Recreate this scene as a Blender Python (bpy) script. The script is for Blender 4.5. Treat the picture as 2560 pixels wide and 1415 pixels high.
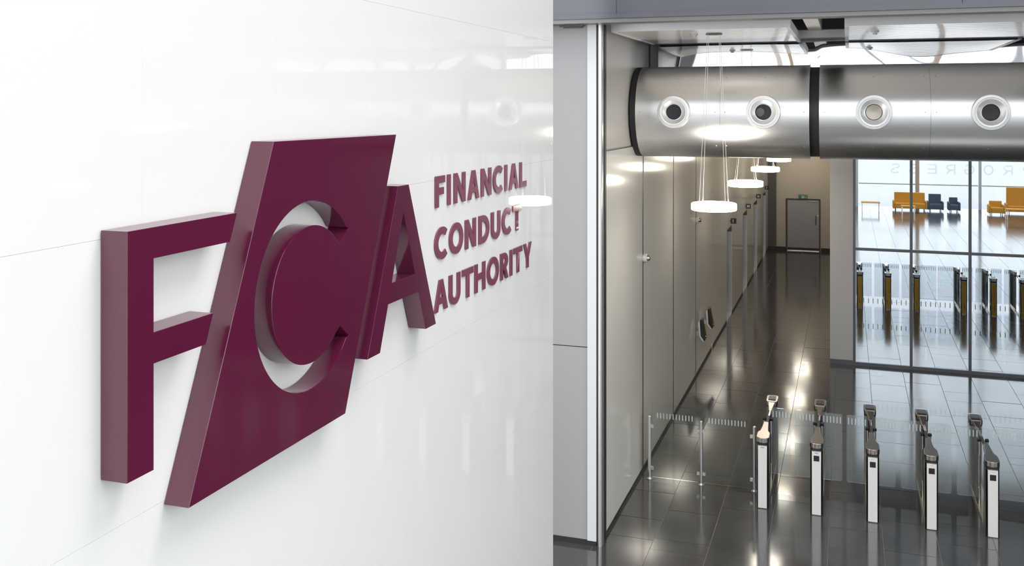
import bpy, bmesh, math, random
from mathutils import Vector, Matrix
random.seed(7)
for o in list(bpy.data.objects): bpy.data.objects.remove(o)
SC = bpy.context.scene
COL = SC.collection
pi = math.pi

# ------------------------------------------------------------ camera, sky, exposure
EYE = 5.6
TH = math.atan(840 / 2473)
cam = bpy.data.cameras.new('camera'); camo = bpy.data.objects.new('camera', cam); COL.objects.link(camo)
cam.sensor_width = 36; cam.lens = 36 * 2473 / 2560
cam.shift_y = -(707.5 - 268) / 2560
cam.clip_start = 0.05; cam.clip_end = 300
camo.location = (0, 0, EYE); camo.rotation_euler = (pi / 2, 0, TH)
SC.camera = camo
SC.view_settings.view_transform = 'Standard'; SC.view_settings.look = 'None'
SC.view_settings.gamma = 1; SC.view_settings.use_curve_mapping = False
SC.view_settings.exposure = 0.0
w = bpy.data.worlds.new('sky'); SC.world = w; w.use_nodes = True
bg = w.node_tree.nodes['Background']
bg.inputs[0].default_value = (0.965, 0.975, 1.0, 1); bg.inputs[1].default_value = 2.78


def area(name, loc, rot, sx, sy, power, col=(1, 1, 1)):
    l = bpy.data.lights.new(name, 'AREA'); l.shape = 'RECTANGLE'; l.size = sx; l.size_y = sy
    l.energy = power; l.color = col
    o = bpy.data.objects.new(name, l); COL.objects.link(o); o.location = loc; o.rotation_euler = rot
    return o


# added fill lamps: behind the glazing for the rails, over the atrium for the sign wall
area('back_room_fill', (5, 25.5, 5.15), (0, 0, 0), 8, 3, 260, (1, 0.98, 0.95))
area('atrium_fill', (3.5, 7.5, 15.6), (0, 0, 0), 6, 6, 1000, (1, 0.965, 0.92))

# ------------------------------------------------------------ materials
MATS = {}


def nodes(name):
    m = bpy.data.materials.new(name); m.use_nodes = True
    return m, m.node_tree, m.node_tree.nodes['Principled BSDF']


def mat(name, col, rough=0.5, metal=0.0, ior=1.5, coat=0, bump=0, bscale=30, var=0, vscale=3, stretch=None, emit=None, spec=None, rnd=0):
    m, nt, b = nodes(name)
    b.inputs['Base Color'].default_value = (*col, 1)
    b.inputs['Roughness'].default_value = rough; b.inputs['Metallic'].default_value = metal
    b.inputs['IOR'].default_value = ior; b.inputs['Coat Weight'].default_value = coat
    if spec is not None: b.inputs['Specular IOR Level'].default_value = spec
    if coat: b.inputs['Coat Roughness'].default_value = 0.06
    if emit:
        b.inputs['Emission Color'].default_value = (*emit[0], 1); b.inputs['Emission Strength'].default_value = emit[1]
    L = nt.links
    if var or bump or rnd:
        tc = nt.nodes.new('ShaderNodeTexCoord'); mp = nt.nodes.new('ShaderNodeMapping')
        L.new(tc.outputs['Object'], mp.inputs[0])
        if stretch: mp.inputs['Scale'].default_value = stretch
    if rnd:
        oi = nt.nodes.new('ShaderNodeObjectInfo')
        mul = nt.nodes.new('ShaderNodeVectorMath'); mul.operation = 'SCALE'; mul.inputs[3].default_value = 9.0
        cmb = nt.nodes.new('ShaderNodeCombineXYZ')
        for i in range(3): L.new(oi.outputs['Random'], cmb.inputs[i])
        L.new(cmb.outputs[0], mul.inputs[0]); L.new(mul.outputs[0], mp.inputs['Location'])
    if var:
        n = nt.nodes.new('ShaderNodeTexNoise'); n.inputs['Scale'].default_value = vscale; n.inputs['Detail'].default_value = 6
        L.new(mp.outputs[0], n.inputs['Vector'])
        r = nt.nodes.new('ShaderNodeMapRange'); L.new(n.outputs[0], r.inputs[0])
        r.inputs[1].default_value = 0.3; r.inputs[2].default_value = 0.7
        r.inputs[3].default_value = 1 - var; r.inputs[4].default_value = 1 + var
        out = r.outputs[0]
        if rnd:
            r2 = nt.nodes.new('ShaderNodeMapRange'); L.new(oi.outputs['Random'], r2.inputs[0])
            r2.inputs[3].default_value = 1 - rnd; r2.inputs[4].default_value = 1 + rnd
            mm = nt.nodes.new('ShaderNodeMath'); mm.operation = 'MULTIPLY'; L.new(out, mm.inputs[0]); L.new(r2.outputs[0], mm.inputs[1]); out = mm.outputs[0]
        mx = nt.nodes.new('ShaderNodeVectorMath'); mx.operation = 'SCALE'; mx.inputs[0].default_value = col
        L.new(out, mx.inputs[3]); L.new(mx.outputs[0], b.inputs['Base Color'])
    if bump:
        n2 = nt.nodes.new('ShaderNodeTexNoise'); n2.inputs['Scale'].default_value = bscale; n2.inputs['Detail'].default_value = 3
        L.new(mp.outputs[0], n2.inputs['Vector'])
        bp = nt.nodes.new('ShaderNodeBump'); bp.inputs['Strength'].default_value = bump; bp.inputs['Distance'].default_value = 0.01
        L.new(n2.outputs[0], bp.inputs['Height']); L.new(bp.outputs[0], b.inputs['Normal'])
    MATS[name] = m
    return m


def glassmat(name, tint, refl, gcol=(1, 1, 1), haze=0.0, rough=0.0, fres=True):
    m = bpy.data.materials.new(name); m.use_nodes = True; nt = m.node_tree; N = nt.nodes; N.clear(); L = nt.links
    out = N.new('ShaderNodeOutputMaterial'); tr = N.new('ShaderNodeBsdfTransparent'); tr.inputs[0].default_value = (*tint, 1)
    gl = N.new('ShaderNodeBsdfGlossy'); gl.inputs[0].default_value = (*gcol, 1); gl.inputs['Roughness'].default_value = rough
    mx = N.new('ShaderNodeMixShader')
    if fres:
        f = N.new('ShaderNodeLayerWeight'); f.inputs['Blend'].default_value = 0.22
        a = N.new('ShaderNodeMath'); a.operation = 'MULTIPLY_ADD'; L.new(f.outputs['Fresnel'], a.inputs[0]); a.inputs[1].default_value = 0.8; a.inputs[2].default_value = refl
        L.new(a.outputs[0], mx.inputs[0])
    else:
        mx.inputs[0].default_value = refl
    L.new(tr.outputs[0], mx.inputs[1]); L.new(gl.outputs[0], mx.inputs[2])
    last = mx
    if haze:
        d = N.new('ShaderNodeBsdfDiffuse'); d.inputs[0].default_value = (0.85, 0.9, 0.92, 1)
        m2 = N.new('ShaderNodeMixShader'); m2.inputs[0].default_value = haze
        L.new(mx.outputs[0], m2.inputs[1]); L.new(d.outputs[0], m2.inputs[2]); last = m2
    L.new(last.outputs[0], out.inputs[0]); MATS[name] = m
    return m


mat('white_glass', (0.905, 0.895, 0.88), 0.02, ior=1.26)
mat('cream_glass', (0.76, 0.745, 0.70), 0.12, ior=1.45)
mat('maroon', (0.118, 0.010, 0.044), 0.10, ior=1.85, bump=0.02, bscale=4)
mat('maroon_small', (0.23, 0.042, 0.085), 0.14, ior=1.7)
mat('tile', (0.048, 0.0475, 0.049), 0.115, ior=1.85, var=0.28, vscale=2.4, stretch=(1, 1, 1), bump=0.02, bscale=4, rnd=0.13)
mat('grout', (0.22, 0.215, 0.21), 0.7)
mat('grey_wall', (0.33, 0.325, 0.33), 0.35)
mat('beige_wall', (0.62, 0.575, 0.51), 0.6)
mat('upper_wall', (0.52, 0.50, 0.48), 0.45)
mat('white_trim', (0.64, 0.655, 0.67), 0.3)
mat('column_grey', (0.74, 0.73, 0.73), 0.4)
mat('gate_side', (0.30, 0.27, 0.225), 0.22, metal=1)
mat('dark', (0.02, 0.02, 0.022), 0.45)
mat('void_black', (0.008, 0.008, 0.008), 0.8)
mat('steel', (0.74, 0.73, 0.70), 0.3, metal=0.85)
mat('brushed', (0.94, 0.94, 0.94), 0.29, metal=1)
mat('gate_steel', (0.50, 0.45, 0.33), 0.24, metal=1)  # gold tint puts the tray's warm reflections into the steel colour
mat('gate_plate', (0.93, 0.92, 0.90), 0.38, metal=0.35)
mat('lid_steel', (0.46, 0.41, 0.37), 0.27, metal=1)
mat('amber', (0.95, 0.52, 0.05), 0.4)
mat('chrome', (0.85, 0.85, 0.86), 0.08, metal=1)
mat('nozzle', (0.86, 0.86, 0.87), 0.35, metal=0.45)
mat('lift_steel', (0.60, 0.60, 0.62), 0.30, metal=0.9)
mat('fascia', (0.085, 0.092, 0.11), 0.22, ior=1.6, var=0.08, vscale=0.8)
mat('fascia_trim', (0.20, 0.195, 0.19), 0.35, metal=0.5)
mat('raft', (0.86, 0.83, 0.79), 0.28, metal=0.0, coat=0.4)
mat('raft_edge', (0.92, 0.92, 0.92), 0.4)
mat('ceiling', (0.10, 0.10, 0.105), 0.7)
mat('ceiling_pale', (0.55, 0.53, 0.50), 0.7)
mat('foil', (0.90, 0.91, 0.94), 0.015, metal=1)
mat('mullion', (0.15, 0.15, 0.17), 0.35, metal=0.3)
mat('door_grey', (0.42, 0.43, 0.47), 0.4)
mat('door_frame', (0.05, 0.045, 0.05), 0.4)
mat('recess_dark', (0.13, 0.12, 0.125), 0.5)
mat('sign_black', (0.012, 0.012, 0.012), 0.35)
mat('sign_white', (0.85, 0.85, 0.85), 0.5)
mat('green', (0.03, 0.30, 0.12), 0.4)
mat('blue_label', (0.06, 0.18, 0.65), 0.4)
mat('plaster', (0.95, 0.93, 0.91), 0.8, var=0.08, vscale=14, bump=0.3, bscale=20)
mat('lamp', (1, 1, 1), 0.4, emit=((1, 0.90, 0.76), 19))
mat('wire', (0.85, 0.83, 0.78), 0.4, metal=0.5)
mat('wood_mullion', (0.50, 0.36, 0.26), 0.5)
mat('pale_mullion', (0.50, 0.52, 0.54), 0.5)
mat('slate_fabric', (0.07, 0.085, 0.12), 0.8)
mat('amber_fabric', (0.60, 0.27, 0.02), 0.7)
mat('table_white', (0.8, 0.78, 0.74), 0.3)
mat('frost', (0.62, 0.64, 0.66), 0.7)

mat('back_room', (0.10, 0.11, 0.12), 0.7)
mat('beacon', (0.8, 0.8, 0.8), 0.3)
glassmat('clear', (0.95, 0.975, 0.965), 0.0, haze=0.006)
glassmat('wing', (0.90, 0.93, 0.94), 0.03, haze=0.07)
glassmat('mirror_glass', (0.65, 0.72, 0.80), 0.82, gcol=(0.87, 0.935, 1.0), fres=False)
glassmat('frost_film', (0.93, 0.935, 0.94), 0.02, haze=0.05)
glassmat('dash_white', (0.9, 0.9, 0.9), 0.05, haze=0.5)
glassmat('window_glass', (0.96, 0.98, 0.98), 0.03)


# ------------------------------------------------------------ mesh helpers
class MB:
    def __init__(s): s.v = []; s.f = []; s.sm = []

    def add(s, vs, fs, smooth=False):
        n = len(s.v); s.v += [tuple(p) for p in vs]; s.f += [tuple(i + n for i in f) for f in fs]; s.sm += [smooth] * len(fs)
        return s

    def box(s, x0, x1, y0, y1, z0, z1):
        return s.add([(x0, y0, z0), (x1, y0, z0), (x1, y1, z0), (x0, y1, z0), (x0, y0, z1), (x1, y0, z1), (x1, y1, z1), (x0, y1, z1)],
                     [(0, 3, 2, 1), (4, 5, 6, 7), (0, 1, 5, 4), (1, 2, 6, 5), (2, 3, 7, 6), (3, 0, 4, 7)])

    def prism(s, pts, z0, z1, plane='xy', smooth=False):
        """extrude closed 2D outline"""
        n = len(pts)
        def P(a, b, c):
            return {'xy': (a, b, c), 'xz': (a, c, b), 'yz': (c, a, b)}[plane]
        vs = [P(a, b, z0) for a, b in pts] + [P(a, b, z1) for a, b in pts]
        fs = [tuple(range(n))[::-1], tuple(range(n, 2 * n))]
        s.add(vs, fs)
        m = len(s.v) - 2 * n
        for i in range(n):
            j = (i + 1) % n; s.f.append((m + i, m + j, m + n + j, m + n + i)); s.sm.append(smooth)
        return s

    def tube(s, a, b, r, n=10, r2=None, cap=True):
        a = Vector(a); b = Vector(b); d = (b - a).normalized()
        u = d.cross(Vector((0, 0, 1)) if abs(d.z) < .95 else Vector((1, 0, 0))).normalized(); q = d.cross(u)
        r2 = r if r2 is None else r2
        vs = [a + (u * math.cos(2 * pi * i / n) + q * math.sin(2 * pi * i / n)) * r for i in range(n)] + \
             [b + (u * math.cos(2 * pi * i / n) + q * math.sin(2 * pi * i / n)) * r2 for i in range(n)]
        s.add(vs, [(i, (i + 1) % n, n + (i + 1) % n, n + i) for i in range(n)], True)
        if cap: s.add(vs, [tuple(range(n))[::-1], tuple(range(n, 2 * n))])
        return s

    def lathe(s, prof, c=(0, 0, 0), axis='z', n=32, smooth=True):
        vs = []
        for r, h in prof:
            for i in range(n):
                a = 2 * pi * i / n; x, y = r * math.cos(a), r * math.sin(a)
                p = {'z': (x, y, h), 'y': (x, h, y), 'x': (h, x, y)}[axis]
                vs.append((p[0] + c[0], p[1] + c[1], p[2] + c[2]))
        fs = []
        for k in range(len(prof) - 1):
            for i in range(n):
                j = (i + 1) % n; fs.append((k * n + i, k * n + j, (k + 1) * n + j, (k + 1) * n + i))
        return s.add(vs, fs, smooth)

    def sphere(s, c, r, n=12, m=8, sc=(1, 1, 1)):
        prof = [(r * math.sin(pi * k / m) + 1e-5, -r * math.cos(pi * k / m)) for k in range(m + 1)]
        k0 = len(s.v); s.lathe(prof, (0, 0, 0), 'z', n)
        s.v[k0:] = [(x * sc[0] + c[0], y * sc[1] + c[1], z * sc[2] + c[2]) for x, y, z in s.v[k0:]]
        return s

    def mesh(s, name):
        me = bpy.data.meshes.new(name); me.from_pydata(s.v, [], s.f)
        me.polygons.foreach_set('use_smooth', s.sm); me.validate(); me.update()
        bm = bmesh.new(); bm.from_mesh(me); bmesh.ops.remove_doubles(bm, verts=bm.verts, dist=1e-6)
        bmesh.ops.recalc_face_normals(bm, faces=bm.faces); bm.to_mesh(me); bm.free()
        me.set_sharp_from_angle(angle=0.6)
        return me


def link(name, me, m=None, parent=None, loc=(0, 0, 0), bevel=0, seg=2):
    o = bpy.data.objects.new(name, me); COL.objects.link(o); o.location = loc
    if m and not me.materials: me.materials.append(MATS[m])
    if parent: o.parent = parent
    if bevel:
        b = o.modifiers.new('bevel', 'BEVEL'); b.width = bevel; b.segments = seg; b.limit_method = 'ANGLE'; b.angle_limit = 0.6
    return o


def build(name, mb, m, parent=None, loc=(0, 0, 0), bevel=0, **k):
    o = link(name, mb.mesh(name), m, parent, loc, bevel)
    for a, b in k.items(): o[a] = b
    return o


def tag(o, label, cat, group=None):
    o['label'] = label; o['category'] = cat
    if group: o['group'] = group
    return o


def empty(name, loc=(0, 0, 0)):
    o = bpy.data.objects.new(name, None); COL.objects.link(o); o.location = loc; o.empty_display_size = 0.1
    return o


def struct(o): o['kind'] = 'structure'; return o
def box(*a): return MB().box(*a)


def copy_tree(o, parent=None):
    c = o.copy(); COL.objects.link(c)
    if parent: c.parent = parent
    for ch in list(o.children): copy_tree(ch, c)
    return c


def outline_mesh(name, rings, depth, bevel=0.0, res=1):
    """2-D outline with holes -> bevelled slab mesh; local x,y in plane, z = 0..depth"""
    cu = bpy.data.curves.new(name, 'CURVE'); cu.dimensions = '2D'; cu.fill_mode = 'BOTH'
    cu.extrude = depth / 2 - bevel; cu.bevel_depth = bevel; cu.bevel_resolution = res; cu.offset = -bevel
    for ring in rings:
        sp = cu.splines.new('POLY'); sp.points.add(len(ring) - 1)
        for p, (x, y) in zip(sp.points, ring): p.co = (x, y, 0, 1)
        sp.use_cyclic_u = True
    t = bpy.data.objects.new('tmp', cu); COL.objects.link(t)
    dg = bpy.context.evaluated_depsgraph_get(); dg.update()
    me = bpy.data.meshes.new_from_object(t.evaluated_get(dg)); me.name = name
    bpy.data.objects.remove(t); bpy.data.curves.remove(cu)
    me.transform(Matrix.Translation((0, 0, depth / 2)))
    bm = bmesh.new(); bm.from_mesh(me); bmesh.ops.remove_doubles(bm, verts=bm.verts, dist=1e-5); bm.to_mesh(me); bm.free()
    me.materials.clear()
    me.polygons.foreach_set('use_smooth', [True] * len(me.polygons)); me.set_sharp_from_angle(angle=0.32)
    return me


# plane of the left wall: local x -> world Y, local y -> world Z, local z -> world X (out of the wall)
WALLM = Matrix(((0, 0, 1, 0), (1, 0, 0, 0), (0, 1, 0, 0), (0, 0, 0, 1)))
# plane facing the camera (-Y): local x -> X, y -> Z, z -> -Y
FACEM = Matrix(((1, 0, 0, 0), (0, 0, -1, 0), (0, 1, 0, 0), (0, 0, 0, 1)))

# ------------------------------------------------------------ letters (unit cap height 1, width wd, stroke st)


def arc(cx, cy, rx, ry, a0, a1, n=20):
    return [(cx + rx * math.cos(math.radians(a0 + (a1 - a0) * i / n)), cy + ry * math.sin(math.radians(a0 + (a1 - a0) * i / n))) for i in range(n + 1)]


def letter(ch, w, s):
    """outline rings; cap height 1"""
    h = 1.0; hs = s * 0.92
    if ch == 'I': return [[(0, 0), (w, 0), (w, h), (0, h)]]
    if ch == 'F': return [[(0, 0), (s, 0), (s, .40), (w * .86, .40), (w * .86, .40 + hs), (s, .40 + hs), (s, h - hs), (w, h - hs), (w, h), (0, h)]]
    if ch == 'E': return [[(0, 0), (w, 0), (w, hs), (s, hs), (s, .42), (w * .88, .42), (w * .88, .42 + hs), (s, .42 + hs), (s, h - hs), (w, h - hs), (w, h), (0, h)]]
    if ch == 'L': return [[(0, 0), (w, 0), (w, hs), (s, hs), (s, h), (0, h)]]
    if ch == 'N': return [[(0, 0), (s, 0), (s, .62), (w - s * 1.05, 0), (w, 0), (w, h), (w - s, h), (w - s, .38), (s * 1.05, h), (0, h)]]
    if ch == 'M': return [[(0, 0), (s, 0), (s, .62), (w / 2, .18), (w - s, .62), (w - s, 0), (w, 0), (w, h), (w - s, h), (w / 2, .48), (s, h), (0, h)]]
    if ch == 'T': return [[(w / 2 - s / 2, 0), (w / 2 + s / 2, 0), (w / 2 + s / 2, h - hs), (w, h - hs), (w, h), (0, h), (0, h - hs), (w / 2 - s / 2, h - hs)]]
    if ch == 'H': return [[(0, 0), (s, 0), (s, .42), (w - s, .42), (w - s, 0), (w, 0), (w, h), (w - s, h), (w - s, .42 + hs), (s, .42 + hs), (s, h), (0, h)]]
    if ch == 'Y': return [[(w / 2 - s / 2, 0), (w / 2 + s / 2, 0), (w / 2 + s / 2, .40), (w, h), (w - s * 1.1, h), (w / 2, .58), (s * 1.1, h), (0, h), (w / 2 - s / 2, .40)]]
    if ch == 'A':
        a = .5 * w; t = s * .55; k = s * 1.1
        def xl(y): return (a - t) * y
        c0, c1 = .22, .22 + hs * .95
        def xi(y): return k + (a - k) * y / .80
        return [[(0, 0), (k, 0), (xi(c0), c0), (w - xi(c0), c0), (w - k, 0), (w, 0), (a + t, h), (a - t, h)],
                [(xi(c1), c1), (a, .76), (w - xi(c1), c1)]]
    if ch == 'O':
        return [arc(w / 2, .5, w / 2, .52, 0, 360, 32)[:-1], arc(w / 2, .5, w / 2 - s, .52 - hs, 0, 360, 32)[:-1]]
    if ch == 'C':
        rx = w * .56; o = arc(rx, .5, rx, .52, 48, 312, 26); i = arc(rx, .5, rx - s, .52 - hs, 312, 48, 26)
        i[0] = (i[0][0], i[0][1]); return [o + i]
    if ch == 'G':
        rx = w * .54; o = arc(rx, .5, rx, .52, 48, 300, 26); i = arc(rx, .5, rx - s, .52 - hs, 290, 48, 26)
        return [o + [(w, .12), (w, .54), (w * .56, .54), (w * .56, .54 - hs), (w - s, .54 - hs), (w - s, .2)] + i]
    if ch == 'U':
        return [[(0, h), (0, .36)] + arc(w / 2, .36, w / 2, .38, 180, 360, 16)[1:-1] + [(w, .36), (w, h), (w - s, h), (w - s, .36)] +
                arc(w / 2, .36, w / 2 - s, .38 - hs, 360, 180, 16)[1:-1] + [(s, .36), (s, h)]]
    if ch == 'D':
        b = w * .35
        return [[(0, 0)] + arc(b, .5, w - b, .5, -90, 90, 18) + [(0, h)],
                [(s, hs)] + arc(b, .5, w - b - s, .5 - hs, -90, 90, 18) + [(s, h - hs)]]
    if ch in 'RP':
        b = w * .45; top = [(0, h), (0, 0), (s, 0), (s, .36)]
        if ch == 'R': top += [(w * .42, .36), (w - s * 1.15, 0), (w, 0), (w * .70, .42)]
        else: top += [(b, .36)]
        st = -70 if ch == 'R' else -90
        return [top + arc(b, .69, w * .95 - b, .31, st, 90, 14), [(s, .36 + hs)] + arc(b, .69, max(w * .95 - b - s, .02), .31 - hs * .95, -90, 90, 12) + [(s, h - hs)]]
    if ch == 'S':
        # centre line offset
        c = arc(w / 2, .75, w / 2 - s / 2, .25 - hs / 2 + .01, 30, 270, 14) + arc(w / 2, .25, w / 2 - s / 2, .25 - hs / 2 + .01, 90, -150, 14)[1:]
        L = []; R = []
        for k in range(len(c)):
            p = Vector(c[max(k - 1, 0)]); q = Vector(c[min(k + 1, len(c) - 1)]); d = (q - p).normalized(); nn = Vector((-d.y, d.x)) * s / 2
            L.append((c[k][0] + nn.x, c[k][1] + nn.y)); R.append((c[k][0] - nn.x, c[k][1] - nn.y))
        return [L + R[::-1]]


# ------------------------------------------------------------ setting: left wall of white glass panels with the raised sign
XW = -2.99
wl = struct(empty('wall_left', (XW, 5, 0)))
build('backing', box(-0.30, -0.021, -19, 5.165, 0, 16), 'grey_wall', wl)
build('end_reveal', box(-0.30, -0.0245, 5.165, 5.175, 0, 16), 'grey_wall', wl)
pw, ph = 1.085, 1.257
Y1 = 10.17; Z0 = 3.784 - 3 * ph
pan = box(-0.02, 0, 0.0003, pw - 0.0003, 0.0005, ph - 0.0005).mesh('glass_panel')
top_rows = 8
for c in range(9):
    for r in range(3 + 5):
        o = link('glass_panel', pan, 'white_glass', wl, (0, Y1 - (c + 1) * pw - 5, Z0 + r * ph))
b = MB()
for c in range(9, 23):
    b.box(-0.02, 0, Y1 - (c + 1) * pw + .0012 - 5, Y1 - c * pw - .0012 - 5, 0.02, Z0 + 8 * ph)
b.box(-0.02, 0, Y1 - 23 * pw - 5, 5.17, Z0 + 8 * ph + .003, 16)
o = build('plain_cladding', b, 'white_glass', wl); o['kind'] = 'stuff'

# wall behind the corner, seen past the end of the white wall
wb = struct(empty('wall_recess', (-5, 12.3, 0)))
build('wall_panel', box(-1.5, 1.85, 0, .1, 0.065, 2.52), 'grey_wall', wb)
build('wall_panel', box(-1.5, 1.85, 0, .1, 2.532, 6.9), 'grey_wall', wb)
build('backing', box(-1.5, 1.85, .03, .2, 0, 6.9), 'dark', wb)
build('side_wall', box(-1.6, -1.5, -2.2, .1, 0, 6.9), 'grey_wall', wb)
struct(build('baseboard_recess', box(-6.5, -3.04, 12.285, 12.34, 0, .062), 'dark'))
cr = struct(empty('trim_1', (-3.05, 12.3, 0)))
build('white_strip', box(-.105, .012, -.02, .1, .062, 6.66), 'white_trim', cr, bevel=.002)
build('shadow_gap', box(.012, .03, .0, .1, 0, 6.66), 'dark', cr)
build('steel_corner', MB().prism([(.03, .1), (.03, 0)] + arc(.057, 0, .027, .022, 180, 360, 8) + [(.084, .03), (.084, .1)], 0, 6.66, smooth=True), 'steel', cr)
build('dark_joint', box(.072, .095, .1, .19, 0, 6.66), 'dark', cr)
o = build('wall_bracket', box(-.20, .12, -.05, 0, 0, .03).box(-.15, .1, -.03, 0, -.018, 0), 'recess_dark', None, (-3.32, 12.299, 6.632), bevel=.004)
tag(o, 'small dark bracket high on the grey wall under the metal beam', 'bracket')

# ------------------------------------------------------------ corridor wall: cream glass panels, lift openings
wc = struct(empty('wall_corridor', (XW, 12.5, 0)))
lifts = [(26.2, 27.42), (30.34, 31.71), (33.93, 35.32), (37.7, 39.02)]
gaps = [15.093, 17.9, 20.69]
edges = [12.505] + gaps + [23.24]
for i in range(len(edges) - 1):
    a = edges[i] + (0.05 if i else 0); bb = edges[i + 1] - (0.05 if i < 3 else .004)
    build('glass_panel', box(-.02, 0, a - 12.5, bb - 12.5, .06, 5.02), 'cream_glass', wc, bevel=.002)
ys = [23.24] + [y for l in lifts for y in l] + [40.2]
for i in range(0, len(ys), 2):
    a, bb = ys[i], ys[i + 1]
    build('glass_panel', box(-.02, 0, a + .006 - 12.5, bb - .002 - 12.5, .06, 5.02), 'cream_glass', wc)
for a, bb in lifts:
    build('glass_panel', box(-.02, 0, a - 12.5, bb - 12.5, 2.40, 5.02), 'cream_glass', wc)
b = MB().box(-.3, -.025, 0, 13.7, 0, 5.02)
for i in range(4):
    a, bb = lifts[i]; nx = lifts[i + 1][0] if i < 3 else 40.2
    b.box(-.3, -.025, bb - 12.5, nx - 12.5, 0, 5.02).box(-.3, -.025, a - 12.5, bb - 12.5, 2.42, 5.02)
build('backing', b, 'dark', wc)
b = MB().box(-.025, -.004, 0, 13.7, 0, .055)
for i in range(4):
    nx = lifts[i + 1][0] if i < 3 else 40.2
    b.box(-.025, -.004, lifts[i][1] - 12.5, nx - 12.5, 0, .055)
struct(build('baseboard_corridor', b, 'dark', None, (XW, 12.5, 0)))
for i, y in enumerate(gaps + [23.24]):
    build('joint_strip', box(-.022, -.004, y - (.049 if i < 3 else .003) - 12.5, y + (.049 if i < 3 else .003) - 12.5, 0.06, 5.02), 'dark' if i < 3 else 'steel', wc)
build('floor_clip', box(-.01, .01, 23.2 - 12.5, 23.25 - 12.5, 0, .11), 'steel', wc)
for k, (a, bb) in enumerate(lifts):
    d = struct(empty('door_%d' % (k + 2), (XW, (a + bb) / 2, 0)))
    hw = (bb - a) / 2
    build('jamb', box(-.30, -.004, hw - .03, hw, 0, 2.40), 'lift_steel', d)
    build('jamb', box(-.30, -.004, -hw, -hw + .03, 0, 2.40), 'lift_steel', d)
    build('jamb_dark_reflection', box(-.30, -.002, hw - .035, hw - .03, 2.22, 2.36), 'recess_dark', d)  # dark box painting the dark reflection at the top of the far jamb
    build('header', box(-.30, -.004, -hw + .03, hw - .03, 2.36, 2.40), 'recess_dark', d)
    build('door_leaf', box(-.30, -.26, -hw + .03, -.004, .02, 2.36), 'lift_steel', d)
    build('door_leaf', box(-.30, -.26, .004, hw - .03, .02, 2.36), 'lift_steel', d)
    build('sill', box(-.30, .0, -hw + .03, hw - .03, -.01, .012), 'steel', d)
    # lettered flag sign
    ch = 'LMNP'[k]
    s = empty('lift_sign', (XW, a + 0.75, 2.485))
    tag(s, 'small black square sign with white letter %s above a lift opening' % ch, 'sign')
    build('plaque', box(.02, .165, 0, .012, 0, .145), 'sign_black', s)
    build('bracket', box(0, .02, 0, .012, .05, .095), 'recess_dark', s)
    wd = {'L': .042, 'M': .07, 'N': .06, 'P': .05}[ch]
    me = outline_mesh('letter', [[(x * 1.0 if False else x, y * .085) for x, y in r] for r in [[(px * 1, py) for px, py in rr] for rr in letter(ch, wd, .015 if ch != 'M' else .013)]], .003)
    # stroke heights were in unit space, rescale done above
    me.transform(FACEM)
    link('letter', me, 'sign_white', s, (.0925 - wd / 2, -.0005, .03))

# upper wall above the cream glass
wu = struct(build('wall_upper_left', box(XW - .3, XW - .02, 12.42, 15.66, 5.026, 7.7), 'upper_wall'))
struct(build('trim_2', box(XW - .02, XW, 12.45, 15.60, 5.02, 5.032), 'fascia_trim'))
struct(build('wall_upper_strip', box(XW - .3, XW - .01, 15.66, 15.72, 5.026, 7.7), 'dark'))

# ------------------------------------------------------------ corridor end wall with door
struct(build('wall_end', box(-2.67, -.37, 40.2, 40.4, 0, 5.02), 'beige_wall'))
struct(build('wall_end_pier', box(-2.99, -2.672, 40.12, 40.4, 0, 5.02), 'recess_dark'))
struct(build('baseboard_end', MB().box(-2.985, -2.30, 40.09, 40.2, 0, .13).box(-.99, -.38, 40.17, 40.2, 0, .13), 'dark'))
d1 = struct(empty('door_1', (-1.645, 40.2, 0)))
build('door_frame', MB().box(-.66, -.61, -.04, -.001, 0, 2.03).box(.59, .625, -.04, -.001, 0, 2.03).box(-.61, .59, -.04, -.001, 1.98, 2.03), 'door_frame', d1)
dl = build('door_leaf', box(-.60, .58, -.03, -.001, .03, 1.975), 'door_grey', d1)
build('kick_plate', box(-.60, .58, -.034, -.031, .03, .12), 'dark', dl)
build('handle_plate', box(.44, .485, -.045, -.031, 1.02, 1.38), 'recess_dark', dl)
build('lock', box(.52, .56, -.045, -.031, 1.36, 1.42), 'steel', dl)
build('closer_arm', MB().box(.16, .22, -.06, -.031, 1.93, 1.955).box(.28, .52, -.06, -.031, 1.93, 1.955), 'sign_white', dl)
build('threshold', box(-.60, .58, -.07, -.04, 0, .025), 'steel', d1)
ex = empty('exit_sign', (-1.66, 40.14, 2.05))
tag(ex, 'small green and white emergency exit sign above the corridor door', 'sign')
build('housing', box(-.17, .17, -.02, .06, .10, .16), 'grey_wall', ex)
build('sign_face', box(-.15, .15, -.012, 0, -.01, .10), 'green', ex)
b = MB().box(-.05, .05, -.016, -.012, .005, .085)
build('white_door', b, 'sign_white', ex)
rm = MB().sphere((-.008, -.018, .075), .008, 8, 6).tube((-.008, -.018, .066), (.0, -.018, .042), .007, 6)
rm.tube((0, -.018, .042), (.02, -.018, .022), .005, 6).tube((0, -.018, .042), (-.022, -.018, .02), .005, 6).tube((-.006, -.018, .06), (.018, -.018, .055), .004, 6).tube((-.006, -.018, .06), (-.024, -.018, .05), .004, 6)
build('running_figure', rm, 'green', ex)
build('arrow', MB().prism([(.075, .055), (.105, .055), (.105, .075), (.13, .045), (.105, .015), (.105, .035), (.075, .035)], -.016, -.012, 'xz'), 'sign_white', ex)

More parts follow.
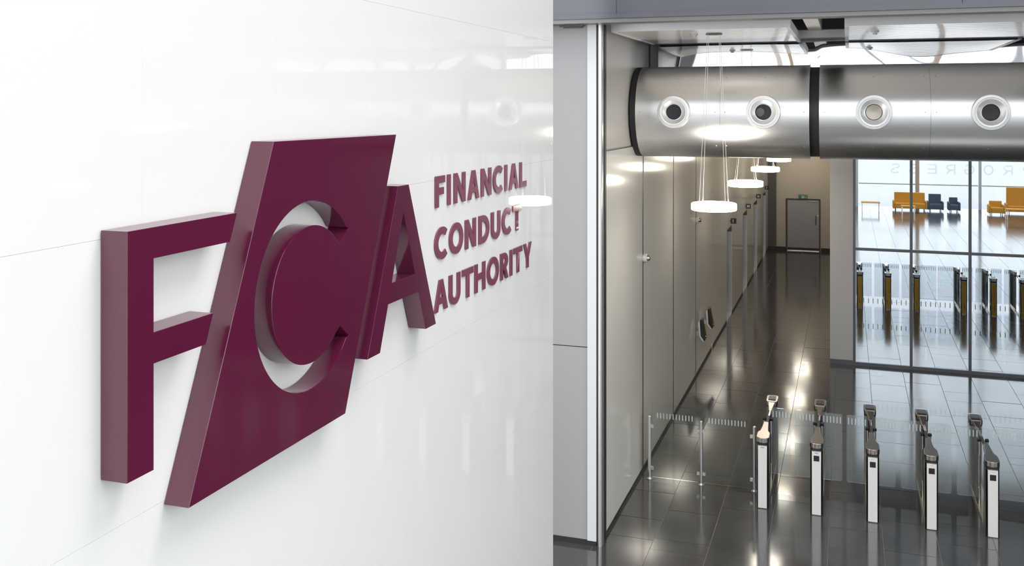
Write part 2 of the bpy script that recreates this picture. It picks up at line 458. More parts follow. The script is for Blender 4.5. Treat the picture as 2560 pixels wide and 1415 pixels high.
# corridor right wall, column beside the glazing
struct(build('wall_corridor_right', box(-.37, .0, 22.95, 40.4, 0, 5.02), 'beige_wall'))
struct(build('column', box(-.373, .107, 22.72, 22.95, .10, 5.1), 'column_grey', bevel=.004))
struct(build('baseboard_column', box(-.368, .102, 22.715, 22.95, 0, .10), 'mullion'))
mat('corridor_ceiling', (0.26, 0.25, 0.235), 0.8)
struct(build('ceiling_corridor', box(XW - .3, 0, 22.95, 40.4, 5.02, 5.2), 'corridor_ceiling'))
struct(build('ceiling_lobby', box(XW - .3, 10, 15.72, 22.95, 5.2, 5.4), 'ceiling_pale'))

# ------------------------------------------------------------ reflective glazed partition
gp = struct(empty('window_1', (0, 22.75, 0)))
mx = [.13] + [1.278 + 1.147 * k for k in range(8)]
MH = 5.15
for k, x in enumerate(mx):
    hw = .028
    build('mullion', box(x - hw, x + hw, -.03, .05, 0, MH), 'mullion', gp)
for k in range(len(mx) - 1):
    a, bb = mx[k] + .028, mx[k + 1] - .028
    build('bottom_rail', box(a, bb, -.03, .05, 0, .07), 'mullion', gp)
    build('transom', box(a, bb, -.03, .05, 2.495, 2.553), 'mullion', gp)
    build('top_rail', box(a, bb, -.03, .05, MH - .06, MH), 'mullion', gp)
    for z0, z1 in ((.07, 2.495), (2.553, MH - .06)):
        pn = build('glass_pane', box(a, bb, .0, .012, z0, z1), 'mirror_glass', gp)
        if z0 < 1:
            dm = MB(); n = int((bb - a - .03) / .0945); off = ((bb - a) - n * .0945) / 2 + .047
            for q in range(n):
                xx = a + off + q * .0945
                dm.box(xx - .006, xx + .006, -.004, -.001, 1.36, 1.465).box(xx - .006, xx + .006, -.004, -.001, .815, .915)
            build('marking_dashes', dm, 'sign_black', pn, kind='stuff')
# the dim room behind the glazing
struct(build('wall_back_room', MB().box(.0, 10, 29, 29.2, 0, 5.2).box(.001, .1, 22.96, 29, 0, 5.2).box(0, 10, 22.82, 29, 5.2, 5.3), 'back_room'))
br = empty('stair_balustrade', (1.58, 23.6, 0))
tag(br, 'pale steel stair balustrade seen behind the reflective glazing', 'railing')
rl = [((.0, 0, 2.09), (1.52, 0, 1.10), (1.76, 0, .955), (3.2, 0, .955)), ((.29, 0, 2.07), (1.53, 0, 1.22), (1.84, 0, 1.18), (3.2, 0, 1.18))]
for r in rl:
    m_ = MB()
    for p, q in zip(r, r[1:]): m_.tube(p, q, .018, 8)
    build('handrail', m_, 'sign_white', br)
for k in range(4):
    z = -.22 * (k + 1); m_ = MB()
    for p, q in zip(rl[0], rl[0][1:]): m_.tube((p[0], p[1], p[2] + z), (q[0], q[1], q[2] + z), .008, 6)
    build('mid_rail', m_, 'sign_white', br)
for x, z in ((.05, 2.05), (.85, 1.55), (1.62, 1.05), (3.1, .955)):
    build('post', MB().tube((x, 0, 0), (x, 0, z), .02, 8), 'sign_white', br)

# ------------------------------------------------------------ floor of individual slate tiles
fl = struct(empty('floor', (0, 0, 0)))
build('screed', box(-6.6, 10.2, -14.2, 40.4, -.12, -.0055), 'grout', fl)
cols = [-3.08, -2.38, -1.675, -.975, -.24, .43, 1.095, 1.775, 2.41, 3.10]
fixed = {-3.08: [11.7, 12.7, 13.34, 14.31, 14.905, 15.93], -2.38: [11.5, 12.44, 12.77, 13.73, 14.91], -1.675: [11.9, 13.08, 14.05, 14.71]}
tiles = []


def runs(y0, y1):
    y = y0; out = [y]
    while y < y1:
        y += random.choice((.33, .64, .96, .96, 1.19, .64)); out.append(min(y, y1))
    return out


for a, bb in zip(cols, cols[1:]):
    f = fixed.get(a)
    ysq = (f[:-1] + runs(f[-1], 40.2)) if f else runs(11.2 + random.random() * .8, 40.2)
    ysq = [11.15] + [q_ for q_ in ysq if q_ > 11.18]
    for y0, y1 in zip(ysq, ysq[1:]):
        if y1 - y0 < .02: continue
        if y0 > 22.9 and a > -.4: continue
        tiles.append((max(a, -3.0) if y0 > 12.3 else a, min(bb, -.37) if y0 > 22.9 else bb, y0, y1))
tiles = [t for t in tiles if t[1] - t[0] > .05]
tiles.sort(key=lambda t: t[2])
far = MB(); g = .0038
for i, (a, bb, y0, y1) in enumerate(tiles):
    if i < 298:
        m_ = box(-(bb - a) / 2 + g, (bb - a) / 2 - g, -(y1 - y0) / 2 + g, (y1 - y0) / 2 - g, -.012, 0)
        o = build('tile', m_, 'tile', fl, ((a + bb) / 2, (y0 + y1) / 2, random.uniform(-.0006, .0006)))
        o.rotation_euler = (max(-.004, min(.004, random.gauss(0, .0018))), max(-.004, min(.004, random.gauss(0, .0018))), 0)
    else: far.box(a + g, bb - g, y0 + g, y1 - g, -.012, 0)
# floor outside the direct view, seen only in reflections
xs = [-6.6 + .7 * k for k in range(25)]
for a, bb in zip(xs, xs[1:]):
    q = runs(-14.2, 11.15)
    for y0, y1 in zip(q, q[1:]):
        if y1 - y0 > .02: far.box(a + g, bb - g, y0 + g, y1 - g, -.012, 0)
for a, bb in zip([3.1 + .69 * k for k in range(10)], [3.79 + .69 * k for k in range(10)]):
    q = runs(11.15, 22.75)
    for y0, y1 in zip(q, q[1:]):
        if y1 - y0 > .02: far.box(a + g, bb - g, y0 + g, y1 - g, -.012, 0)
for k in range(12):
    far.box(.0 + k * .83 + g, .83 * (k + 1) - g, 22.76, 29, -.012, -.001)
far.box(-6.6, -3.085, 11.2, 12.3, -.012, 0)
build('outer_tiles', far, 'tile', fl, kind='stuff')

# ------------------------------------------------------------ beam and fascia over the lobby
bm_ = struct(empty('beam_fascia', (0, 12.0, 6.65)))
build('lower_trim', box(-6.5, 10, 0, .28, 0, .048), 'fascia_trim', bm_)
build('upper_trim', box(-6.5, 10, -.02, .25, .050, .105), 'fascia', bm_)
for a, bb in ((-6.5, -2.72), (-2.715, 1.2), (1.205, 5.2), (5.205, 10)):
    build('fascia_panel', box(a, bb, 0.02, .25, .108, 9.4), 'fascia', bm_)

# ceiling void, rafts
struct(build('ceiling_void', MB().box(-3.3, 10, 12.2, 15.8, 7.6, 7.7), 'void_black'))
jb = empty('ceiling_joist', (-.455, 12.5, 6.72))
tag(jb, 'plastered white concrete joist running back between the ceiling rafts', 'beam')
build('joist', box(-.095, .095, -.1, 2.9, 0, .25), 'plaster', jb, bevel=.006)
cj = tag(build('cross_beam', box(-.66, .64, 0, .26, -.10, .02), 'plaster', None, (-.40, 15.14, 6.72), bevel=.012), 'white plastered cross beam between the two ceiling rafts', 'beam')
pr_ = tag(build('service_tray', MB().box(-.9, .9, 0, .05, 0, .03).box(-.9, .9, .3, .35, 0, .03), 'recess_dark', None, (-.35, 13.0, 7.05)), 'dark metal cable tray in the gap between ceiling rafts', 'cable tray')


def raft(x0, x1, label):
    r = empty('ceiling_raft', (x0, 12.6, 6.58)); W = x1 - x0; D = 2.86
    tag(r, label, 'ceiling panel', 'pale slatted rafts over the lobby')
    build('front_fascia', box(0, W, 0, .02, -.0, .108), 'raft_edge', r, bevel=.002)
    build('side_trim', box(0, .05, .021, D, -.004, .108), 'raft_edge', r)
    build('side_trim', box(W - .05, W, .021, D, -.004, .108), 'raft_edge', r)
    build('rear_trim', box(.05, W - .05, D - .05, D, -.004, .108), 'recess_dark', r)
    s = MB(); n = 20; p = (D - .08) / n
    for k in range(n): s.box(.051, W - .051, .022 + k * p, .022 + k * p + p - .003, .004 + (.001 if k % 2 else 0), .03)
    build('slats', s, 'raft', r, kind='stuff')
    build('backing', box(.05, W - .05, .022, D - .05, .032, .05), 'fascia_trim', r)
    return r


raft(-2.92, -.67, 'pale slatted ceiling raft over the left end of the duct, left of the plastered joist')
raft(-.04, 2.37, 'pale slatted ceiling raft on the right of the plastered joist')
raft(3.0, 5.4, 'pale slatted ceiling raft beyond the right edge of the picture')
for k, (x, y) in enumerate(((-1.95, 13.35), (.33, 13.6))):
    s = empty('smoke_detector', (x, y, 6.584))
    tag(s, ['small white smoke detector under the left ceiling raft', 'small white smoke detector under the right ceiling raft'][k], 'detector')
    build('base', MB().lathe([(.0, 0), (.05, 0), (.05, -.02), (.0, -.02)], n=16), 'white_trim', s)
    build('sensor', MB().lathe([(.025, -.02), (.03, -.045), (.0, -.05)], n=12), 'white_trim', s)

# wavy reflective bulkhead behind the duct
m_ = MB(); nx, nz = 260, 30; X0, X1, ZA, ZB = -2.86, 7.0, 5.25, 6.64
vs = []
for j in range(nz + 1):
    for i in range(nx + 1):
        x = X0 + (X1 - X0) * i / nx; z = ZA + (ZB - ZA) * j / nz
        k = (ZB - z)
        d = .5 * .0075 * math.sin(2.9 * x + .6) * math.sin(k * 2.4) + .0012 * math.sin(5.3 * x + 1.2 + 2 * z) * min(k * 2, 1) + .006 * math.cos(1.3 * x + 1) * k
        if x > -.4: d += .004 * math.sin(3.1 * x + 4.4 * z) * min(k * 1.5, 1)
        vs.append((x, 15.66 + d, z))
m_.add(vs, [(j * (nx + 1) + i, j * (nx + 1) + i + 1, (j + 1) * (nx + 1) + i + 1, (j + 1) * (nx + 1) + i) for j in range(nz) for i in range(nx)], True)
struct(build('wall_mirror_bulkhead', m_, 'foil'))
struct(build('wall_bulkhead', box(-3.3, 10, 15.72, 15.85, 5.03, 7.7), 'grey_wall'))

# ------------------------------------------------------------ the big duct
AY, AZ, R = 14.72, 5.533, .667
du = empty('air_duct', (0, AY, AZ))
tag(du, 'large brushed steel ventilation duct crossing below the ceiling rafts', 'duct')


def shell(x0, x1, r, n=72):
    return MB().lathe([(r - .012, x0), (r, x0), (r, x1), (r - .012, x1)], axis='x', n=n)


secs = [(-2.905, -1.70), (-1.70, -.50), (-.375, 1.03), (1.03, 2.45), (2.45, 3.87), (3.99, 5.4), (5.4, 6.8), (6.8, 8.2), (8.2, 9.98)]
for a, bb in secs:
    build('duct_casing', shell(a + .0015, bb - .0015, R, 96), 'brushed', du)
build('dark_core', MB().lathe([(R - .03, -2.905), (R - .03, 9.98)], axis='x', n=48), 'dark', du)
build('wall_collar', MB().lathe([(R - .1, -2.985), (R - .002, -2.985), (R - .002, -2.91), (R - .1, -2.91)], axis='x', n=64), 'dark', du)
build('lip', shell(-.515, -.503, R + .012), 'brushed', du)
b = MB()
for a, bb in secs:
    for x in (a + .07, (a + bb) / 2, bb - .07):
        for an in (-46, 0, 46):
            if an == 0 and x == (a + bb) / 2: continue
            c = Vector((x, -R * math.cos(math.radians(an)), R * math.sin(math.radians(an)))); b.sphere(c, .008, 6, 4)
build('rivets', b, 'chrome', du, kind='stuff')
nozx = [-2.34, -1.105, .327, 1.74, 3.2, 4.7, 6.1, 7.5]
tl = [(-.06, 0), (.12, .02), (.05, -.02), (-.04, 0), (0, 0), (0, 0), (0, 0), (0, 0)]
for k, x in enumerate(nozx):
    nz_ = build('nozzle_ring', MB().lathe([(.19, .05), (.232, .05), (.232, -.03), (.226, -.042), (.195, -.046), (.190, -.040), (.17, -.038), (.166, -.032), (.120, -.008), (.112, -.012), (.108, -.008), (.108, .01)], (0, 0, 0), 'y', 48), 'nozzle', du, (x, -R - .028, 0))
    build('nozzle_mouth', MB().lathe([(.109, .0), (.1, .012), (.05, .016), (.0001, .018)], (0, 0, 0), 'y', 32), 'dark' if k != 2 else 'gate_side', nz_)
    if k == 1: build('nozzle_baffle', MB().lathe([(.055, -.002), (.062, .004), (.0001, .012)], (-.042, 0, 0), 'y', 20), 'recess_dark', nz_)


# ------------------------------------------------------------ ring pendants
def pendant(x, y, ztop, label, wires=True):
    p = empty('pendant_lamp', (x, y, 4.27)); tag(p, label, 'lamp', 'disc pendants hanging in a row')
    m_ = MB().lathe([(.0001, .05), (.275, .05), (.294, .044), (.30, .032), (.30, -.034), (.294, -.046), (.275, -.051), (.0001, -.051)], n=48)
    build('light_disc', m_, 'lamp', p)
    wm = MB(); h = ztop - 4.27
    for sx in (-1, 1):
        for sy in (-1, 1):
            wm.tube((sx * .17, sy * .17, .055), (sx * .075, sy * .075, h), .0032, 6)
            wm.tube((sx * .17, sy * .17, .052), (sx * .17, sy * .17, .09), .012, 8, .003)
    build('suspension_wires', wm, 'wire', p)
    build('ceiling_rose', MB().lathe([(.0001, h), (.11, h), (.11, h - .01), (.0001, h - .012)], n=24), 'recess_dark', p)


names = ['nearest glowing white disc pendant, hanging in front of the steel duct', 'second glowing disc pendant in the corridor row',
         'third glowing disc pendant in the corridor row, near letter N sign', 'small far disc pendant just below the duct']
for k in range(7):
    y = 13.41 + 4.22 * k
    pendant(-1.70 + .01 * k, y, 6.58 if k == 0 else (5.2 if k < 3 else 5.02), names[k] if k < 4 else '%s disc pendant of those deep in the corridor, hidden behind the duct' % ('nearest', 'middle', 'farthest')[k - 4])
pendant(6.3, 13.2, 6.58, 'disc pendant far right, seen only as a reflection in the white wall')

# ------------------------------------------------------------ wall domes and call terminals
for k, (y, z) in enumerate(((15.1, 3.275), (20.69, 3.257))):
    s = empty('dome_camera', (XW, y, z))
    tag(s, ['round white dome camera on the wall joint, nearer and lower in the picture', 'round white dome camera on the wall joint beside the nearest pendant'][k], 'camera')
    build('base', MB().lathe([(.0001, .002), (.062, .002), (.066, .012), (.066, .05), (.055, .062), (.0001, .062)], axis='x', n=24), 'beacon', s)
    build('dome', MB().lathe([(.045, .062), (.043, .085), (.03, .105), (.0001, .115)], axis='x', n=20), 'chrome' if False else 'gate_steel', s)
for k, y in enumerate((20.75, 21.95)):
    s = empty('call_terminal', (XW, y, .83))
    tag(s, ['nearer black-screened lift call terminal on a white wall bracket', 'farther black-screened lift call terminal on a white wall bracket'][k], 'terminal')
    build('bracket', MB().prism([(0, .10), (.0, .02), (.10, .0), (.12, .06), (.10, .12)], -.03, .03, 'xz'), 'beacon', s)
    hd = build('housing', MB().prism([(.075, .34), (.05, .30), (.075, .02), (.155, -.08), (.175, -.065), (.105, .04), (.085, .33)], -.13, .13, 'xz'), 'beacon', s, bevel=.004)
    build('screen', MB().prism([(.088, .37), (.088, .34), (.108, .045), (.178, -.065), (.20, -.04), (.125, .36)], -.125, .125, 'xz'), 'sign_black', s, bevel=.004)
    build('button', MB().sphere((.205, -.09, .03), .012, 8, 6), 'beacon', s)

# ------------------------------------------------------------ fixed glass screen beside the gates
px3 = [-2.83, -2.06, -1.29]
lab = ['steel post of the glass barrier nearest the wall', 'middle steel post of the glass barrier', 'steel post of the glass barrier beside the first gate']
for k, x in enumerate(px3):
    p = empty('barrier_post', (x, 14.78, 0)); tag(p, lab[k], 'post', 'posts of the glass barrier')
    build('tube', MB().lathe([(.0001, 0), (.024, 0), (.024, .945), (.020, .95), (.0001, .95)], n=20), 'steel', p)
    build('foot_ring', MB().lathe([(.0001, .003), (.045, .003), (.045, .012), (.03, .022), (.025, .03), (.0001, .03)], n=20), 'steel', p)
    for sx in (-1, 1):
        if (k == 0 and sx < 0) or (k == 2 and sx > 0): continue
        for z in (.80, .17):
            cm = MB()
            for xa, xb, ya, yb in ((.022, .033, -.018, .018), (.033, .062, -.018, -.0075), (.033, .062, .0075, .018)):
                cm.box(min(sx * xa, sx * xb), max(sx * xa, sx * xb), ya, yb, z - .022, z + .022)
            build('clamp', cm, 'steel', p)


def rrect(x0, x1, z0, z1, r, n=5):
    return arc(x1 - r, z1 - r, r, r, 0, 90, n) + arc(x0 + r, z1 - r, r, r, 90, 180, n) + arc(x0 + r, z0 + r, r, r, 180, 270, n) + arc(x1 - r, z0 + r, r, r, 270, 360, n)


def dashrow(x0, x1, zc, y, pitch=.0505, hh=.048, wd=.0085, marg=.035):
    d = MB(); n = int((x1 - x0 - 2 * marg) / pitch) + 1; off = (x1 - x0 - (n - 1) * pitch) / 2
    for q in range(n):
        xx = x0 + off + q * pitch
        d.prism(rrect(xx - wd, xx + wd, zc - hh, zc + hh, wd * .95, 3), y - .0015, y, 'xz')
    return d


for k, (a, bb) in enumerate(((-2.795, -2.107), (-2.024, -1.345))):
    g_ = empty('glass_screen', ((a + bb) / 2, 14.78, .04)); tag(g_, ['clear glass screen between the wall-side and middle steel posts', 'clear glass screen between the middle post and the first gate'][k], 'glass panel', 'clear glass screens')
    hw = (bb - a) / 2
    build('glass_sheet', box(-hw, hw, -.006, .006, 0, 1.10), 'clear', g_)
    build('white_dashes', dashrow(-hw, hw, .93, -.007, pitch=.047, hh=.042, wd=.007, marg=.08), 'dash_white', g_, kind='stuff')


# ------------------------------------------------------------ speed gates
def gate(first_plain=False):
    root = empty('speed_gate', (0, 14.19, 0))
    # low tray linking both ends
    build('base_tray', MB().box(-.078, .078, .10, 2.02, 0, .05), 'gate_steel', root, bevel=.004)
    def cap_out(w, y0, y1, inv=False):
        pts = arc(0, y0 + w * .45, w, w * .45, 180, 360, 14) + [(w, y1), (-w, y1)]
        return pts
    # near pedestal
    o1 = [(-.061, 0), (.061, 0), (.078, .02), (.083, .06), (.083, .26), (-.083, .26), (-.083, .06), (-.078, .02)]
    build('front_pedestal', MB().prism(o1, .0, .885), 'gate_side', root, bevel=.003)
    fp = build('front_plate', box(-.059, .059, -.006, 0, .012, .875), 'gate_plate', root)
    if not first_plain: build('display', box(-.037, .037, -.009, -.006, .745, .82), 'sign_black', fp)
    build('name_strip', box(-.024, .024, -.0085, -.006, .852, .860), 'blue_label', fp)
    # far pedestal
    o2 = [(-x, 2.08 - y) for x, y in o1]
    build('rear_pedestal', MB().prism(o2, 0, .90), 'gate_side', root, bevel=.003)
    build('amber_reflection_plate', box(-.053, .053, 2.08, 2.086, .02, .875), 'amber', root)  # amber colour stands in for warm light reflected by the steel end
    build('spine_panel', box(-.02, .02, 1.45, 1.82, .05, .90), 'dark', root)
    build('spine_panel', box(-.02, .02, .26, .60, .05, .90), 'dark', root)
    build('black_band', MB().prism(o1, .885, .915), 'dark', root)
    build('black_band', MB().prism(o2, .90, .925), 'dark', root)
    # lid: near head tapering into a neck, then the reader head at the far end
    h1 = arc(0, .06, .088, .07, 180, 360, 16) + [(.088, .20), (.082, .25), (.056, .31), (.044, .45), (.036, .66), (.028, .69), (-.028, .69), (-.036, .66), (-.044, .45), (-.056, .31), (-.082, .25), (-.088, .20)]
    m_ = MB(); n = len(h1)
    def zt(y, top): return top + (-.055 if y < .05 else 0) * 0
    lo = [(x, y, .915) for x, y in h1[:]]; up = [(x, y, .985 + .02 * min(max(y / .6, 0), 1)) for x, y in h1]
    m_.add(lo + up, [tuple(range(n))[::-1], tuple(range(n, 2 * n))] + [(i, (i + 1) % n, n + (i + 1) % n, n + i) for i in range(n)])
    build('lid', m_, 'lid_steel', root, bevel=.006)
    def slab(name, rows, m_, par, zb):
        # rows: (y, half width, top z); loft of a tapering head
        mb = MB(); n = len(rows)
        vs = [(-w_, y, t) for y, w_, t in rows] + [(w_, y, t) for y, w_, t in rows] + [(-w_, y, zb(y)) for y, w_, t in rows] + [(w_, y, zb(y)) for y, w_, t in rows]
        fs = []
        for q in range(n - 1):
            fs += [(q, q + 1, n + q + 1, n + q), (2 * n + q, 3 * n + q, 3 * n + q + 1, 2 * n + q + 1), (q, 2 * n + q, 2 * n + q + 1, q + 1), (n + q, n + q + 1, 3 * n + q + 1, 3 * n + q)]
        fs += [(0, n, 3 * n, 2 * n), (n - 1, 3 * n - 1, 4 * n - 1, 2 * n - 1)]
        mb.add(vs, fs); return build(name, mb, m_, par, bevel=.005)
    rd = slab('reader_head', [(1.76, .070, 1.0), (1.79, .086, 1.004), (2.0, .090, 1.012), (2.055, .080, 1.012), (2.085, .062, 1.008)], 'lid_steel', root, lambda y: .93)
    slab('reader_neck', [(1.44, .024, .955), (1.56, .032, .968), (1.70, .046, .985), (1.758, .054, .992)], 'lid_steel', root, lambda y: .925)
    build('reader_window', box(-.056, .056, 1.82, 2.02, 1.0, 1.0155), 'sign_black', rd)
    build('link_tube', MB().tube((0, 1.18, .94), (0, 1.44, .94), .015, 10), 'chrome', root)
    build('bridge', box(-.016, .016, .69, 1.18, .925, .95), 'dark', root)
    # two pivot pillars for the wings
    for sx in (-1, 1):
        pl = build('pivot_post', MB().tube((sx * .05, 1.01, .05), (sx * .05, 1.01, .29), .017, 12).tube((sx * .05, 1.01, .29), (sx * .05, 1.01, .74), .011, 10).tube((sx * .05, 1.01, .74), (sx * .05, 1.01, .93), .019, 12), 'chrome', root)
        build('post_cap', MB().tube((sx * .05, 1.01, .93), (sx * .05, 1.01, .955), .026, 12).sphere((sx * .05, 1.01, .958), .026, 12, 6, (1, 1, .6)), 'sign_black', pl)
    return root


def wing(root, x0, x1):
    wg = build('glass_wing', MB().prism(rrect(x0, x1, .15, 1.125, .03), 1.005, 1.015, 'xz'), 'wing', root)
    build('white_dashes', dashrow(x0, x1, 1.035, 1.003, pitch=.046, marg=.018, wd=.0075), 'dash_white', wg, kind='stuff')
    return wg


base = gate()
gx = [-1.13, -.41, .316, 1.05, 1.785, 2.97, 3.70, 4.42, 5.14]
gl = ['first steel speed gate from the left, without a black display square', 'second steel speed gate from the left', 'middle of the five steel speed gates in view',
      'fourth steel speed gate from the left', 'rightmost steel speed gate in view, with a wide glass wing']
for i, x in enumerate(gx):
    r = base if i == 0 else copy_tree(gts[0])
    if i == 0: gts = [base]
    else: gts.append(r)
for i, x in enumerate(gx):
    r = gts[i]; r.location.x = x
    tag(r, gl[i] if i < 5 else '%s of four steel speed gates past the right edge, seen only reflected in glazing' % ('leftmost', 'second', 'third', 'rightmost')[i - 5], 'gate', 'row of steel speed gates')
    if i == 0:
        for c in r.children:
            if c.name.startswith('front_plate'):
                for q in list(c.children):
                    if q.name.startswith('display'): bpy.data.objects.remove(q)
    if i > 1:
        for c in r.children:
            if c.name.startswith('front_plate'):
                for q in list(c.children):
                    if q.name.startswith('name_strip'): q.data = q.data.copy(); q.data.materials.clear(); q.data.materials.append(MATS['frost'])
    if i > 0: wing(r, -.58 if i == 5 else -.335, -.05)
    wing(r, .05, .58 if i == 4 else .33)

# ------------------------------------------------------------ the raised sign
XS = XW


def sign_slab(name, rings, depth, bev, matn, label, cat, group=None, res=1, gap=0.0):
    ys_ = [p[0] for p in rings[0]]; zs_ = [p[1] for p in rings[0]]
    cy, cz = (min(ys_) + max(ys_)) / 2, min(zs_)
    me = outline_mesh(name, [[(a - cy, b_ - cz) for a, b_ in r] for r in rings], depth, bev, res)
    me.transform(WALLM)
    o = link(name, me, matn, None, (XS + .004, cy, cz)); tag(o, label, cat, group)
    return o


D = .136
sign_slab('letter', [[(3.395, 5.08), (4.181, 5.08), (4.121, 4.944), (3.562, 4.944), (3.562, 4.624), (3.987, 4.624), (3.929, 4.488), (3.562, 4.488), (3.562, 4.027), (3.395, 4.027)]], D, .0022, 'maroon',
          'large glossy maroon capital F, leftmost raised letter on the white wall', 'letter', 'three large raised initials')
ctr = (4.875, 4.549)
outer = [p for p in arc(ctr[0], ctr[1], .545, .527, 39, 321, 64)]
outer = [(5.328, 4.872)] + [p for p in outer if p[0] < 5.31] + [(5.328, 4.224)]
cin = (4.893, 4.551)
inner = [(5.224, 4.304)] + [p for p in arc(cin[0], cin[1], .405, .385, 319, 41, 64) if p[0] < 5.19] + [(5.224, 4.788)]
sign_slab('letter', [[(4.508, 5.42), (5.994, 5.418), (5.288, 3.766), (3.802, 3.769)], outer + inner], D, .0022, 'maroon',
          'large glossy maroon slanted slab with the letter C cut out of it', 'letter', 'three large raised initials')
sign_slab('letter', [[(6.023, 5.071), (6.192, 5.071), (6.665, 4.018), (6.484, 4.018), (6.357, 4.308), (5.873, 4.308), (5.753, 4.018), (5.578, 4.018)],
                     [(6.11, 4.893), (6.297, 4.440), (5.926, 4.440)]], D, .0022, 'maroon',
          'large glossy maroon capital A, right of the slanted slab', 'letter', 'three large raised initials')
rows = [('FINANCIAL', 4.829, [(6.957, 7.14), (7.2, 7.258), (7.337, 7.577), (7.641, 7.897), (7.953, 8.2), (8.254, 8.516), (8.572, 8.632), (8.691, 8.954), (9.006, 9.205)]),
        ('CONDUCT', 4.428, [(6.944, 7.2), (7.236, 7.525), (7.581, 7.82), (7.897, 8.148), (8.207, 8.439), (8.494, 8.757), (8.793, 9.044)]),
        ('AUTHORITY', 4.027, [(6.934, 7.198), (7.234, 7.463), (7.515, 7.756), (7.8, 8.048), (8.102, 8.398), (8.451, 8.66), (8.716, 8.777), (8.827, 9.075), (9.124, 9.369)])]
ords = ['first', 'second', 'third', 'fourth', 'fifth', 'sixth', 'seventh', 'eighth', 'last']
H = .242
for word, zb, ext in rows:
    for i, (ch, (a, bb)) in enumerate(zip(word, ext)):
        wdt = (bb - a) / H
        rings = [[(a + x * H, zb + y * H) for x, y in r] for r in letter(ch, wdt, .060 / H if ch != 'I' else wdt)]
        pos = 'last' if i == len(word) - 1 else ords[i]
        sign_slab('small_letter', rings, .012, .0008, 'maroon_small', 'small raised maroon letter %s, %s letter of the word %s' % (ch, pos, word), 'letter', 'small raised letters of %s' % word)

# ------------------------------------------------------------ atrium behind the camera (seen in reflections): end window, ceiling, plus added side and roof glazing
struct(build('ceiling', box(-3.3, 10.4, 3.0, 12.3, 16, 16.3), 'ceiling'))
rf = struct(empty('added_roof_glazing', (0, 0, 16)))  # unseen glass roof, added to brighten the duct and the sign wall
for k in range(6): build('roof_beam', box(-3.3, 10.4, -14.2 + k * 3.4, -14.0 + k * 3.4, -.15, .15), 'pale_mullion', rf)
for k in range(5): build('roof_pane', box(-3.3, 10.4, -13.99 + k * 3.4, -10.81 + k * 3.4, 0, .02), 'window_glass', rf)
struct(build('wall_right', MB().box(10, 10.3, 9.5, 29, 0, 16).box(10, 10.3, -14.4, -13.9, 0, 16), 'recess_dark'))


def glazed(name, horiz, a0, a1, pos, n, zt=16, mats=('mullion',), rails=(1.3, 4.6, 8.6, 12.4)):
    r = struct(empty(name, (0, 0, 0))); st = (a1 - a0) / n
    for k in range(n + 1):
        c = a0 + k * st; wdt = .07 if k % 2 else .10
        bx = (c - wdt, c + wdt, pos - .12, pos + .12, 0, zt) if horiz else (pos - .12, pos + .12, c - wdt, c + wdt, 0, zt)
        build('mullion', box(*bx), mats[k % len(mats)], r)
    for k in range(n):
        a, bb = a0 + k * st + .1, a0 + (k + 1) * st - .1
        zz = [0] + list(rails) + [zt]
        for z in rails + (zt - .05,):
            bx = (a, bb, pos - .05, pos + .05, z - .03, z + .03) if horiz else (pos - .05, pos + .05, a, bb, z - .03, z + .03)
            build('transom', box(*bx), 'pale_mullion', r)
        bx = (a, bb, pos - .006, pos + .006, 0.02, zt) if horiz else (pos - .006, pos + .006, a, bb, 0.02, zt)
        build('glass_pane', box(*bx), 'window_glass', r)
    return r


wf = glazed('window_2', True, -2.7, 10.0, -13.9, 4, mats=('wood_mullion', 'pale_mullion'))
glazed('added_side_glazing', False, -13.9, 9.5, 10.1, 7)  # unseen side windows, added to throw light on the sign wall
struct(build('ground_outside', box(-60, 70, -80, -14.4, -.2, -.05), 'grey_wall'))
struct(build('ground_outside_side', box(10.4, 70, -14.4, 30, -.2, -.05), 'grey_wall'))
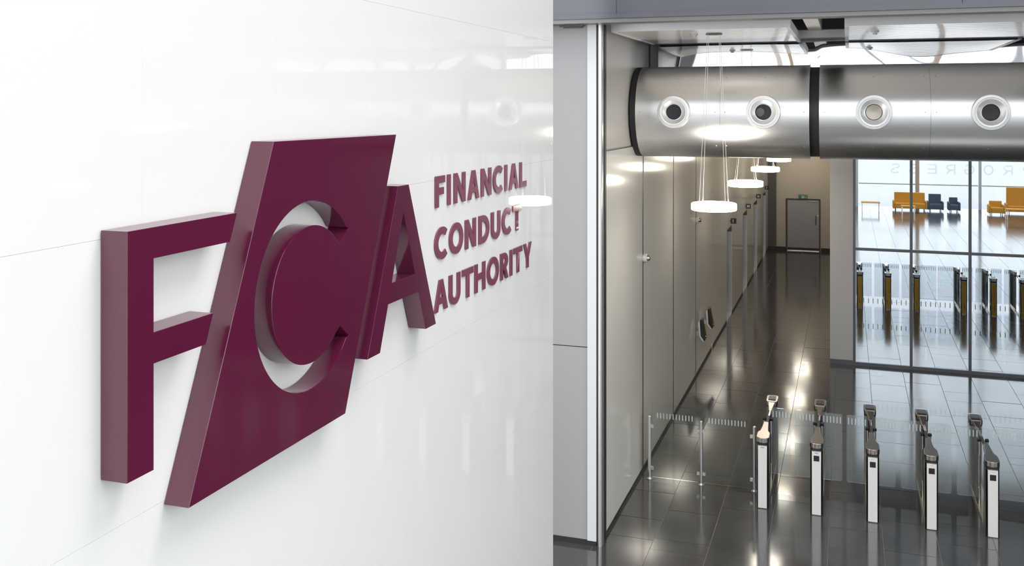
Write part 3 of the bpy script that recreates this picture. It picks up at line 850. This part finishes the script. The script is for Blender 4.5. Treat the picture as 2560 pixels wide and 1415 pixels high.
# frosted word on the end glazing (reads mirrored in the partition)
xx = 9.4
for i, ch in enumerate('PROGRESS'):
    wdt = .52
    me = outline_mesh('glazing_letter', [[(x * .5, y * .55) for x, y in r] for r in letter(ch, 1.0, .16)], .004)
    me.transform(Matrix(((-1, 0, 0, 0), (0, 0, 1, 0), (0, 1, 0, 0), (0, 0, 0, 1))))
    o = link('frosted_letter', me, 'frost_film', None, (xx, -13.885, 1.9)); xx -= .95
    tag(o, 'pale frosted %sletter %s of a word on the end glazing, seen mirrored' % ('' if 'PROGRESS'.count(ch) == 1 else ('first ' if 'PROGRESS'.index(ch) == i else 'second '), ch), 'letter', 'frosted letters on the glazing')


def sofa(name, x, y, W, m_, label, cat='sofa', h=.62):
    s = empty(name, (x, y, 0)); tag(s, label, cat)
    build('seat', box(0, W, -.35, .35, .12, .40), m_, s, bevel=.03)
    build('backrest', box(0, W, -.42, -.28, .12, h), m_, s, bevel=.03)
    build('arm', box(-.09, .0, -.42, .35, .1, .52), m_, s, bevel=.02)
    build('arm', box(W, W + .09, -.42, .35, .1, .52), m_, s, bevel=.02)
    for fx in (.05, W - .05):
        for fy in (-.3, .3): build('leg', MB().tube((fx, fy, 0), (fx, fy, .12), .02, 6), 'mullion', s)
    return s


sofa('lounge_sofa', 2.40, -12.3, 1.55, 'amber_fabric', 'amber lounge sofa reflected in the glazing, near its second mullion', h=.95)
sofa('lounge_sofa', 4.14, -12.3, .62, 'slate_fabric', 'dark slate sofa reflected in the glazing, right of the amber sofa', h=.9)
sofa('armchair', 5.15, -12.2, .42, 'slate_fabric', 'dark slate armchair reflected in the glazing', 'armchair', .75)
sofa('armchair', 7.0, -11.3, .6, 'amber_fabric', 'amber armchair reflected at the right of the glazing', 'armchair', .7)
sofa('high_back_booth', 7.95, -12.3, 1.0, 'amber_fabric', 'tall amber high-backed booth reflected at the far right of the glazing', 'booth', 1.35)


def table(x, y, W, h, m_, label):
    s = empty('low_table', (x, y, 0)); tag(s, label, 'table', 'low tables by the glazing')
    build('tabletop', box(-W / 2, W / 2, -.35, .35, h - .04, h), m_, s, bevel=.01)
    for fx in (-1, 1):
        for fy in (-.3, .3): build('leg', MB().tube((fx * (W / 2 - .05), fy, 0), (fx * (W / 2 - .05), fy, h - .04), .018, 6), 'steel', s)


table(1.15, -11.2, .95, .5, 'amber_fabric', 'low amber-topped table reflected at the left of the glazing')
table(3.0, -10.5, .7, .42, 'amber_fabric', 'small amber table in front of the reflected amber sofa')
table(8.3, -9.6, 1.6, .5, 'amber_fabric', 'long amber table reflected at the far right of the glazing')
